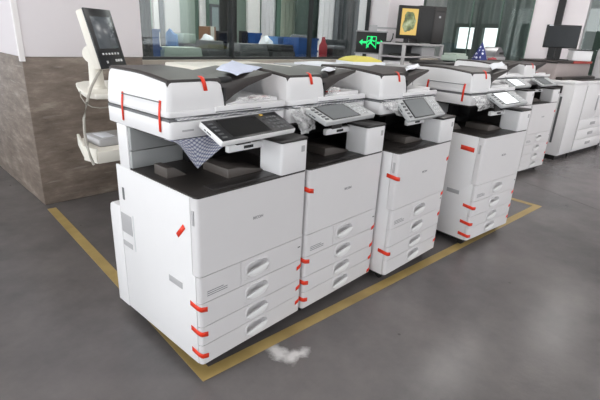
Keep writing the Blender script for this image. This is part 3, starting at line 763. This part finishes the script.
# workbench that carries the clutter
wb = thing('workbench', 'long dark workbench seen through the glass', 'workbench', (4.0, 3.6, 0))
box('bench_top', -2.7, 2.9, -.45, .75, .90, .95, mat('bench_dark', '#3b3e40', .5), wb, .006)
for x in (-2.6, -.9, .9, 2.8): box('bench_leg', x-.04, x+.04, -.4, .7, 0, .90, MGREY, wb)
box('bench_shelf', -2.6, 2.8, -.38, .7, .3, .34, MGREY, wb)
BZ = .95
def span(a, b, y0p, Y, dep, base=BZ):
    """pixel columns a-b and top row y0p at distance Y -> x0, x1, top height"""
    p = at_y(a, y0p, Y); q = at_y(b, y0p, Y); return p.x, q.x, max(base+.03, (p.z+q.z)/2)
def crate(a, b, ytop, Y, dep, m, label, rim=None):
    x0, x1, z1 = span(a, b, ytop, Y, dep); w = x1-x0; h = z1-BZ
    t = thing('plastic_crate', label, 'crate', ((x0+x1)/2, Y+dep/2, BZ), 0, 'blue plastic crates')
    bm = bmesh.new(); th = .015
    a_box(bm, -w/2, w/2, -dep/2, -dep/2+th, 0, h); a_box(bm, -w/2, w/2, dep/2-th, dep/2, 0, h); a_box(bm, -w/2, -w/2+th, -dep/2+th, dep/2-th, 0, h); a_box(bm, w/2-th, w/2, -dep/2+th, dep/2-th, 0, h); a_box(bm, -w/2+th, w/2-th, -dep/2+th, dep/2-th, 0, .02)
    obj('crate_body', bm, m, t)
    bm = bmesh.new()
    for zz in (h-.03, h*.5): a_box(bm, -w/2-.012, w/2+.012, -dep/2-.012, -dep/2, zz, zz+.03)
    obj('crate_rim', bm, rim or m, t); return t
crate(150, 159, 29, 3.2, .3, BLUE, 'tall dark blue crate beside the wall pier')
crate(278, 296, 37, 3.65, .3, BLUEL, 'pale blue crate on the workbench in front of bright doorway')
crate(299, 318, 38, 3.2, .3, BLUE, 'large blue crate left of the red canister')
crate(255.5, 261, 33, 4.02, .25, BLUE, 'small blue crate below the white panel right of the black post')
def device(a, b, ytop, Y, dep, m, label, cat='machine', name='desk_machine', m2=None, lid=.3):
    x0, x1, z1 = span(a, b, ytop, Y, dep); w = x1-x0; h = z1-BZ
    t = thing(name, label, cat, ((x0+x1)/2, Y+dep/2, BZ))
    hb = h*(1-lid)
    bm = bmesh.new(); a_box(bm, -w/2, w/2, -dep/2, dep/2, 0, hb, min(.02, hb*.2)); obj('housing', bm, m, t)
    prism('lid', [(-w/2+.01, hb), (w/2-.01, hb), (w/2-.05*w-.01, h), (-w/2+.05*w+.01, h)], 1, -dep/2+.02, dep/2-.02, m2 or m, t, min(.01, (h-hb)*.25))
    box('slot', -w*.25, w*.25, -dep/2-.002, -dep/2+.004, hb*.35, hb*.5, BLACK, t)
    return t
device(163, 205, 47.5, 3.2, .3, PGREEN, 'long pale green machine with rounded lid behind the sill', lid=.55)
device(208, 226, 41, 3.2, .3, FRAME, 'dark machine below the framed board', m2=MGREY)
device(240, 270, 44, 3.2, .3, FRAME, 'dark low machine with grey lid below the white curtain', m2=MGREY)
device(273, 296, 45, 3.2, .3, FRAME, 'black low machine in front of the pale blue crate')
device(183, 197, 34, 3.65, .25, MGREY, 'grey machine behind the long pale green machine', m2=PGREEN)
device(334, 347, 46, 3.2, .3, FRAME, 'dark low machine with pale lid right of the red canister', m2=CURTG, lid=.15)
for k, (a, b, yt, Y, m, lab) in enumerate([(178.5, 182, 33, 3.7, FRAME, 'narrow black box left of the grey machine on the workbench'), 
        (271, 276.5, 39, 3.7, MGREY, 'grey box left of the pale blue crate'), (300, 309, 35, 3.75, CURTG, 'grey box behind the large blue crate'), (334, 345, 40, 3.75, CURTD, 'dark box behind the dark low machine with pale lid')]):
    Y = 4.05; x0, x1, z1 = span(a, b, yt, Y, .2); t = thing('parts_box', lab, 'box', ((x0+x1)/2, Y+.1, BZ)); w = (x1-x0)/2; h = z1-BZ
    box('box_body', -w, w, -.1, .1, 0, h*.8, m, t, .006); box('box_lid', -w-.006, w+.006, -.106, .106, h*.8, h, m, t, .006)
def screen_on_bench(a, b, ytop, Y, label):
    x0, x1, z1 = span(a, b, ytop, Y, .05); w = x1-x0; h = z1-BZ
    t = thing('desk_monitor', label, 'monitor', ((x0+x1)/2, Y, BZ))
    box('monitor_housing', -w/2, w/2, -.02, .03, h*.35, h, BLACK, t, .005); box('monitor_screen', -w/2+.02, w/2-.02, -.022, -.019, h*.35+.02, h-.02, SCRB, t)
    box('monitor_neck', -.03, .03, 0, .03, .01, h*.4, BLACK, t); box('monitor_foot', -.05, .05, -.07, .1, 0, .012, BLACK, t)
screen_on_bench(240, 247, 31, 4.2, 'black monitor right of the thick black post')
screen_on_bench(217, 227, 31, 4.15, 'black monitor left of the thick black post')
def bundle(a, b, ytop, Y, m, label, seed, cat='bundle', name='wrapped_bundle'):
    x0, x1, z1 = span(a, b, ytop, Y, .2); bm = bmesh.new(); bmesh.ops.create_icosphere(bm, subdivisions=3, radius=1)
    h = z1-BZ
    for v in bm.verts:
        k = 1+.25*noise.noise(v.co*1.8+Vector((seed*4.0, 0, 0)))
        sz = math.copysign(abs(v.co.z)**.7, v.co.z); v.co = Vector((math.copysign(abs(v.co.x)**.7, v.co.x)*(x1-x0)/2*k, v.co.y*.12*k, max(-.46, sz*.5*k)*h))
    zmin = min(v.co.z for v in bm.verts); o = obj(name, bm, m); o.location = ((x0+x1)/2, Y, BZ-zmin); return tag(o, label, cat)
bundle(168, 174.5, 29, 3.8, BLUEL, 'rounded blue and white plastic bundle right of the tall blue crate', 1)
bundle(262, 270, 35, 3.8, PAPER, 'white paper bundle between the small blue crate and the pale blue crate', 2)
bundle(201, 212, 34, 3.8, PAPER, 'white crumpled bundle under the cardboard box', 3)
x0, x1, z1 = span(203.5, 210.5, 26.5, 4.15, .3)
cb = thing('cardboard_box', 'brown cardboard box behind the white crumpled bundle', 'box', ((x0+x1)/2, 4.15, BZ)); box('box_body', (x0-x1)/2, (x1-x0)/2, -.12, .12, 0, z1-BZ, CARD, cb, .004); box('box_tape', -.03, .03, -.122, .122, .02, z1-BZ+.002, BEIGE, cb)
rc_x0, rc_x1, rc_z = span(322, 327.5, 37, 3.3, .2)
bm = bmesh.new(); rr = (rc_x1-rc_x0)/2; hh = rc_z-BZ
a_tube(bm, [(0, 0, 0), (0, 0, hh*.7), (0, 0, hh*.85), (0, 0, hh)], [rr, rr, rr*.5, rr*.35], 14); rc = obj('canister', bm, REDP); rc.location = ((rc_x0+rc_x1)/2, 3.32, BZ); tag(rc, 'red canister right of the large blue crate', 'canister')

# ---------------------------------------------------------------- exit sign, monitor and cabinets in front of the white pillar
def emat(name, hexc, e):
    return mat(name, hexc, .4, var=.02, emit=e)
GLOW = emat('exit_green_glow', '#12d070', 1.0)
ep = at_y(371, 42.5, 2.2); ex = thing('exit_sign', 'green running man exit sign with arrows mounted at the white pillar', 'exit sign', ep, -.86)
box('sign_case', -.19, .19, -.02, .03, -.125, .125, BLACK, ex, .006)
box('sign_rim', -.2, .2, -.025, .032, .125, .14, STEEL, ex); box('sign_rim', -.2, .2, -.025, .032, -.14, -.125, STEEL, ex)
def flat(name, polys, m, par, y=-.0215):
    bm = bmesh.new()
    for P in polys: a_prism(bm, [(p[0]*.9, p[1]*.72) for p in P], 1, y, y+.002)
    return obj(name, bm, m, par, smooth=False)
def bar(a, b, w):
    a, b = Vector(a), Vector(b); d = (b-a).normalized(); n = Vector((-d.y, d.x))*w/2; return [tuple(a-n), tuple(b-n), tuple(b+n), tuple(a+n)]
flat('arrow', [[(-.172, 0), (-.125, .05), (-.125, .018), (-.07, .018), (-.07, -.018), (-.125, -.018), (-.125, -.05)]], GLOW, ex)
flat('arrow', [[(.182, 0), (.132, .05), (.132, .018), (.08, .018), (.08, -.018), (.132, -.018), (.132, -.05)]], GLOW, ex)
hd = [(.0+.018*math.cos(k*PI/5), .078+.018*math.sin(k*PI/5)) for k in range(10)]
flat('running_figure', [hd, bar((.004, .055), (-.012, -.005), .034), bar((-.012, -.005), (-.045, -.035), .02), bar((-.045, -.035), (-.04, -.085), .018), bar((-.008, -.005), (.03, -.04), .02), bar((.03, -.04), (.06, -.075), .018),
     bar((.0, .05), (-.04, .03), .015), bar((-.04, .03), (-.055, .0), .014), bar((.008, .048), (.04, .02), .015), bar((.04, .02), (.06, .035), .014)], GLOW, ex)
flat('door_frame', [bar((-.062, .1), (.068, .1), .012), bar((-.062, -.1), (-.062, .1), .01), bar((.068, -.1), (.068, .1), .01)], GLOW, ex)
bm = bmesh.new(); a_tube(bm, [(.19, .0, .02), (.25, .02, .02), (.27, .02, .06), (.28, .05, .12)], .009, 6); obj('sign_cable', bm, BLACK, ex)
box('sign_bracket', -.03, .06, -.01, .02, .14, .21, LGREY, ex); box('bracket_arm', .05, .32, .0, .02, .17, .19, LGREY, ex)

# low white cabinet with papers
lc_ = thing('storage_cabinet', 'low white cabinet with grey top behind the steep panel copier', 'cabinet', (2.93, 1.55, 0))
box('cabinet_body', -.75, .75, -.3, .3, .05, 1.08, WHITE, lc_, .006); box('cabinet_top', -.77, .77, -.32, .32, 1.08, 1.11, LGREY, lc_, .005)
for k in (-1, 1): d = box('cabinet_door', min(0, k*.74)+.004, max(0, k*.74)-.004, -.312, -.3, .07, 1.06, WHITE, lc_, .003); box('door_handle', k*.06-.01, k*.06+.01, -.33, -.312, .5, .65, STEEL, d)
box('cabinet_plinth', -.7, .7, -.26, .26, 0, .05, BLACK, lc_)
pp = at_y(361, 56.5, 1.5)
st = thing('paper_stack', 'pile of white paper topped by yellow sheets on the low cabinet', 'paper', (pp.x, 1.5, 1.11), -.3)
box('white_sheets', -.2, .2, -.15, .15, 0, .035, PAPER, st, .002); prism('yellow_sheets', [(-.19, .035), (.17, .035), (.17, .05), (.02, .085), (-.1, .075), (-.19, .045)], 1, -.13, .13, YELLOWP, st, .003)
ps = box('paper_stack', -.22, .22, -.14, .14, 0, .02, PAPER, None, .002); ps.location = (2.5, 1.6, 1.11); ps.rotation_euler = (0, 0, .2); tag(ps, 'thin white paper stack on left end of the low cabinet', 'paper')

# controller stand with monitor and computer
sx = 4.10; ex_ = 5.12
cs = thing('controller_stand', 'white open stand carrying the lit monitor and black computer', 'stand', ((sx+ex_)/2, 1.8, 0)); hw = (ex_-sx)/2
STG = mat('stand_grey', '#b4b1b2', .5)
box('stand_top', -hw, hw, -.16, .2, 1.312, 1.335, STG, cs, .005)
box('stand_shelf', -hw, hw, -.16, .2, 1.165, 1.185, STG, cs, .005); box('stand_back', -hw+.03, hw-.03, .18, .2, 1.1, 1.312, MGREY, cs)
for k in (-1, 1):
    for y in (-.14, .18): box('stand_post', k*(hw-.02)-.018, k*(hw-.02)+.018, y-.018, y+.018, 0, 1.312, STG, cs, .003)
box('stand_cabinet', -hw+.05, hw-.05, -.13, .15, .08, 1.12, WHITE, cs, .005)
it = box('console_box', -.25, .1, -.1, .06, 0, .11, LGREY, None, .01); it.location = (cs.location.x+hw-.22, 1.8, 1.185); tag(it, 'small light grey box on shelf under the black computer', 'box')
it = box('keyboard', -.25, .25, -.08, .08, 0, .03, BLACK, None, .006); it.location = (cs.location.x-hw*.5, 1.78, 1.185); tag(it, 'black keyboard on the shelf below the lit monitor', 'keyboard')
def picture_mat():
    m, N, L, b = node_mat('screen_picture'); tc = N.new('ShaderNodeTexCoord')
    n = N.new('ShaderNodeTexNoise'); n.inputs['Scale'].default_value = 9; n.inputs['Detail'].default_value = 3; L.new(tc.outputs['Object'], n.inputs[0])
    gr = N.new('ShaderNodeTexGradient'); gr.gradient_type = 'SPHERICAL'; mp = N.new('ShaderNodeMapping'); mp.vector_type = 'TEXTURE'; mp.inputs['Scale'].default_value = (.11, .5, .18)
    L.new(tc.outputs['Object'], mp.inputs[0]); L.new(mp.outputs[0], gr.inputs[0])
    r = N.new('ShaderNodeValToRGB'); e = r.color_ramp.elements; e[0].position = .36; e[0].color = srgb('#20241c'); e[1].position = .66; e[1].color = srgb('#c9d2a8'); k = e.new(.5); k.color = srgb('#6d7c3c')
    L.new(n.outputs['Fac'], r.inputs[0])
    st = N.new('ShaderNodeMath'); st.operation = 'GREATER_THAN'; st.inputs[1].default_value = .52; a2 = N.new('ShaderNodeMath'); a2.operation = 'MULTIPLY_ADD'; a2.inputs[1].default_value = .9; L.new(gr.outputs['Fac'], a2.inputs[0]); L.new(n.outputs['Fac'], a2.inputs[2]); st.inputs[1].default_value = .78; L.new(a2.outputs[0], st.inputs[0])
    mx = N.new('ShaderNodeMix'); mx.data_type = 'RGBA'; mx.inputs[6].default_value = srgb('#f0c860'); L.new(st.outputs[0], mx.inputs[0]); L.new(r.outputs[0], mx.inputs[7])
    b.inputs['Base Color'].default_value = (.02, .02, .02, 1); b.inputs['Roughness'].default_value = .3
    L.new(mx.outputs[2], b.inputs['Emission Color']); b.inputs['Emission Strength'].default_value = .85; return m
mp_ = at_y(408, 26, 1.78); mo = thing('lit_monitor', 'black monitor showing a yellow framed picture beside the black computer', 'monitor', (mp_.x, 1.78, 1.335), -.75)
box('monitor_housing', -.135, .135, -.02, .03, .05, .43, BLACK, mo, .006); box('monitor_screen', -.098, .105, -.0225, -.019, .095, .395, picture_mat(), mo)
for o in [c for c in bpy.data.objects if c.parent == mo and c.name.startswith('monitor_screen')]:
    for v in o.data.vertices: v.co.z -= .245
    o.location.z = .245
box('monitor_neck', -.03, .03, .0, .03, .01, .08, BLACK, mo); box('monitor_foot', -.11, .11, -.06, .1, 0, .012, BLACK, mo, .004)
pc_ = at_y(431, 25, 1.82); pc = thing('computer_tower', 'black computer tower right of the lit monitor', 'computer', (pc_.x, 1.82, 1.335), -.6)
box('tower_case', -.19, .19, -.02, .22, .01, .47, BLACK, pc, .006); box('tower_side', -.19, .0, -.024, -.018, .03, .45, BLACK, pc, .002); box('tower_front', .02, .185, -.026, -.018, .02, .46, DARK, pc, .004); box('power_button', .09, .115, -.03, -.025, .33, .355, STEEL, pc); box('drive_slot', .04, .165, -.028, -.025, .40, .42, BLACK, pc)
for k in (-1, 1): box('tower_foot', k*.15-.02, k*.15+.02, 0, .2, 0, .01, RUB, pc)

# machine line with clutter right of the stand
ml = thing('collating_machine', 'low grey machine line with flat dark top in front of the green glass', 'machine', (4.95, 1.28, 0))
box('machine_body', -.93, .93, -.2, .2, .05, 1.12, LGREY, ml, .01); box('machine_top', -.95, .95, -.22, .22, 1.12, 1.15, DARK, ml, .006); box('machine_plinth', -.88, .88, -.18, .18, 0, .05, BLACK, ml)
for k in range(3): box('machine_door', -.92+k*.615, -.92+k*.615+.605, -.21, -.2, .08, 1.08, WHITE, ml, .003)
MZ = 1.15
def onm(px, Y=1.2): return at_y(px, 55, Y).x
t = thing('desk_machine', 'pale green box with dark feet right of the controller stand', 'machine', (onm(455), 1.2, MZ)); box('housing', -.16, .16, -.1, .1, .012, .075, PGREEN, t, .012); box('lid', -.14, .14, -.08, .08, .075, .1, PGREEN, t, .008)
for k in (-1, 1): box('foot', k*.11-.02, k*.11+.02, -.08, .08, 0, .012, BLACK, t)
o = paper_sheet([(onm(463), 1.1, MZ+.006), (onm(474), 1.1, MZ+.006), (onm(476), 1.25, MZ+.012), (onm(465), 1.25, MZ+.012)], 'paper_sheet', 'cream sheets lying on the low grey machine line', BEIGE, .004)
bm = bmesh.new(); n_ = 14; apex = bm.verts.new((0, 0, .25)); ring = [bm.verts.new(((.11+.03*math.cos(k*3))*math.cos(2*PI*k/n_), (.1+.02*math.sin(k*2))*math.sin(2*PI*k/n_), 0)) for k in range(n_)]; mid = [bm.verts.new((v.co.x*.42, v.co.y*.42, .15)) for v in ring]
for k in range(n_): q = (k+1) % n_; bm.faces.new((ring[k], ring[q], mid[q], mid[k])); bm.faces.new((mid[k], mid[q], apex))
bm.faces.new(ring[::-1])
def dots_mat():
    m, N, L, b = node_mat('blue_white_dots'); tc = N.new('ShaderNodeTexCoord'); vo = N.new('ShaderNodeTexVoronoi'); vo.inputs['Scale'].default_value = 22; vo.inputs['Randomness'].default_value = .3; L.new(tc.outputs['Object'], vo.inputs['Vector'])
    r = N.new('ShaderNodeValToRGB'); e = r.color_ramp.elements; e[0].position = .3; e[0].color = srgb('#dfe2f2'); e[1].position = .36; e[1].color = srgb('#353c7a'); L.new(vo.outputs['Distance'], r.inputs[0]); L.new(r.outputs[0], b.inputs['Base Color']); b.inputs['Roughness'].default_value = .8; return m
o = obj('draped_cloth', bm, dots_mat()); o.location = (onm(480.5), 1.2, MZ); tag(o, 'peaked blue cloth with white dots on the machine line', 'cloth')
bm = bmesh.new(); bmesh.ops.create_icosphere(bm, subdivisions=3, radius=1)
for v in bm.verts: v.co = Vector((v.co.x*.07, v.co.y*.06, (max(v.co.z, -.6)+.6)*.035))*(1+.2*noise.noise(v.co*2))
zm = min(v.co.z for v in bm.verts); o = obj('red_pouch', bm, REDP); o.location = (onm(487), 1.12, MZ-zm); tag(o, 'small red pouch right of the dotted blue cloth', 'pouch')
ch = thing('binding_machine', 'silver machine with arched hood right of the dotted blue cloth', 'machine', (onm(494, 1.3), 1.32, MZ)); box('machine_base', -.2, .2, -.12, .12, 0, .06, LGREY, ch, .008)
bm = bmesh.new(); pts = [(-.19+.38*k/10, .06+.13*math.sin(PI*(k/10)**.8)) for k in range(11)]; a_prism(bm, pts, 1, -.1, .1); obj('arched_hood', bm, STEEL, ch); box('hood_slot', -.02, .14, -.103, -.099, .09, .12, BLACK, ch)

# ---------------------------------------------------------------- printers on the right
ang = math.atan2(-.147, .989)
pr = thing('production_printer', 'tall narrow white printer cabinet with dark slot, right of far copiers', 'printer', (5.51, .07, 0), ang)
box('cabinet_body', 0, .40, 0, .75, .06, .955, WHITE, pr, .008); box('front_panel', .006, .394, -.014, 0, .09, .94, WHITE, pr, .006)
box('top_cover', -.005, .405, -.01, .76, .955, .985, WHITE, pr, .006); box('side_slot', -.006, .002, .10, .125, .22, .80, KEYD, pr); box('side_latch', -.03, 0, .12, .30, .84, .93, DARK, pr, .006); box('plinth', .02, .38, .03, .72, 0, .06, BLACK, pr)
pr2 = thing('production_printer', 'wide white production printer with stacked drawers at the right edge', 'printer', Vector((5.51, .07, 0))+Vector((math.cos(ang), math.sin(ang), 0))*.415, ang)
box('cabinet_body', 0, .98, 0, .75, .06, .955, WHITE, pr2, .008); box('plinth', .02, .96, .03, .72, 0, .06, BLACK, pr2)
for k in range(2):
    d = box('front_door', .01+k*.485, .485+k*.485, -.014, 0, .50, .94, WHITE, pr2, .005); box('door_handle', .43+k*.485, .455+k*.485, -.024, -.014, .6, .8, LGREY, d, .003)
for z0, z1 in ((.09, .22), (.225, .355), (.36, .49)):
    d = box('paper_drawer', .01, .97, -.014, 0, z0, z1, WHITE, pr2, .004); box('drawer_handle', .40, .56, -.022, -.013, (z0+z1)/2-.02, (z0+z1)/2+.02, LGREY, d, .004)
uu = thing('feeder_unit', 'warm grey feeder unit with dark lid and red strip lying across the far printers', 'printer unit', pr2.location+Vector((0, 0, .985)), ang)
box('unit_body', -.35, .75, .28, .76, .001, .205, WARMG, uu, .03); box('unit_lid', -.36, .76, .27, .77, .205, .23, COVER, uu, .006); box('red_strip', .1, .7, .262, .30, .2, .229, mat('strip_red', '#b5473f', .5), uu)
box('front_bar', -.3, .78, .2, .28, .001, .036, COVER, uu, .006)
box('top_cover', 0, .985, -.01, .76, .955, .985, WHITE, pr2, .006); box('top_edge', .0, .985, .05, .2, .985, .99, DARK, pr2)
gm = thing('grey_cabinet', 'tall light grey rounded cabinet at the right edge of the view', 'cabinet', (6.945, -.25, 0), 0)
obj_round('cabinet_shell', 0, .22, .1, .45, .05, 1.40, .08, LGREY, gm, .05); box('cabinet_plinth', .03, .19, .13, .42, 0, .05, BLACK, gm)
box('front_door', .05, .17, .088, .102, .1, .95, WHITE, gm, .006)
dp = at_x(562, 36, 6.15); dm = thing('display_monitor', 'large black monitor on the warm grey feeder unit, against the far white pillar', 'monitor', (dp.x, dp.y, 1.216), -1.15)
box('monitor_housing', -.205, .205, -.02, .03, .15, .44, BLACK, dm, .008); box('monitor_screen', -.19, .19, -.022, -.019, .165, .425, mat('screen_dark_grey', '#24282b', .25), dm); box('asset_sticker', -.18, -.13, -.024, -.021, .425, .437, PAPER, dm)
box('monitor_neck', -.035, .035, 0, .03, .01, .15, BLACK, dm); box('monitor_foot', -.13, .13, -.08, .12, 0, .012, BLACK, dm, .004)
sp = thing('printer_box', 'low white box beside the black monitor on the warm grey feeder unit', 'box', at_x(580, 54, 6.4)*1.0, -1.0); sp.location.z = 1.216; box('box_body', -.12, .12, -.1, .1, 0, .13, WHITE, sp, .008); box('box_lid', -.125, .125, -.105, .105, .13, .145, DARK, sp, .003)
# room behind the far glass, with two daylit windows
p0 = at_x(457, 27, 10.4); p1 = at_x(475, 45, 10.4); p2 = at_x(483, 27, 10.4); p3 = at_x(500, 45, 10.4)
bm = bmesh.new()
def wb_(y0, y1, z0, z1): a_box(bm, 10.4, 10.55, min(y0, y1), max(y0, y1), z0, z1)
wz0, wz1 = 1.25, p0.z
wb_(-6.5, 10.5, 0, wz0); wb_(-6.5, 10.5, wz1, 3.0); wb_(-6.5, p3.y, wz0, wz1); wb_(p2.y, p1.y, wz0, wz1); wb_(p0.y, 10.5, wz0, wz1)
struct(obj('wall_right', bm, mat('far_wall_green', '#6f8078', .7, var=.1, scale=2)), 'dark green-grey far wall with two daylit windows', 'wall')
CGG = mat('curtain_green_grey', '#8f9493', .85, var=.1)
for k, (pa, pb, zb, lab) in enumerate(((501, 540, 0, 'green grey curtain behind the far glass nearest the far pillar'), (476, 481, 0, 'narrow green grey curtain between the two daylit windows'), (456, 475.5, 1.72, 'short green grey curtain above the left daylit window'), (481.5, 500.5, 1.72, 'short green grey curtain above the right daylit window'), (424, 455.5, 0, 'wide green grey curtain behind the far glass by the black computer'))):
    yy0 = at_x(pb, 20, 7.75).y; yy1 = at_x(pa, 20, 7.75).y
    f_ = max(2, int((yy1-yy0)/.16)); n = f_*6; bm = bmesh.new(); pts = [(7.75+.03*math.sin(i/6*2*PI), yy0+(yy1-yy0)*i/n) for i in range(n+1)]; pts += [(x+.01, y) for x, y in pts[::-1]]
    A = [[bm.verts.new((x, y, z)) for z in (zb, 2.95)] for x, y in pts]; K = len(pts)
    for i in range(K): bm.faces.new((A[i][0], A[(i+1) % K][0], A[(i+1) % K][1], A[i][1]))
    tag(obj('curtain_panel', bm, CGG), lab, 'curtain', 'curtains behind the far glass')
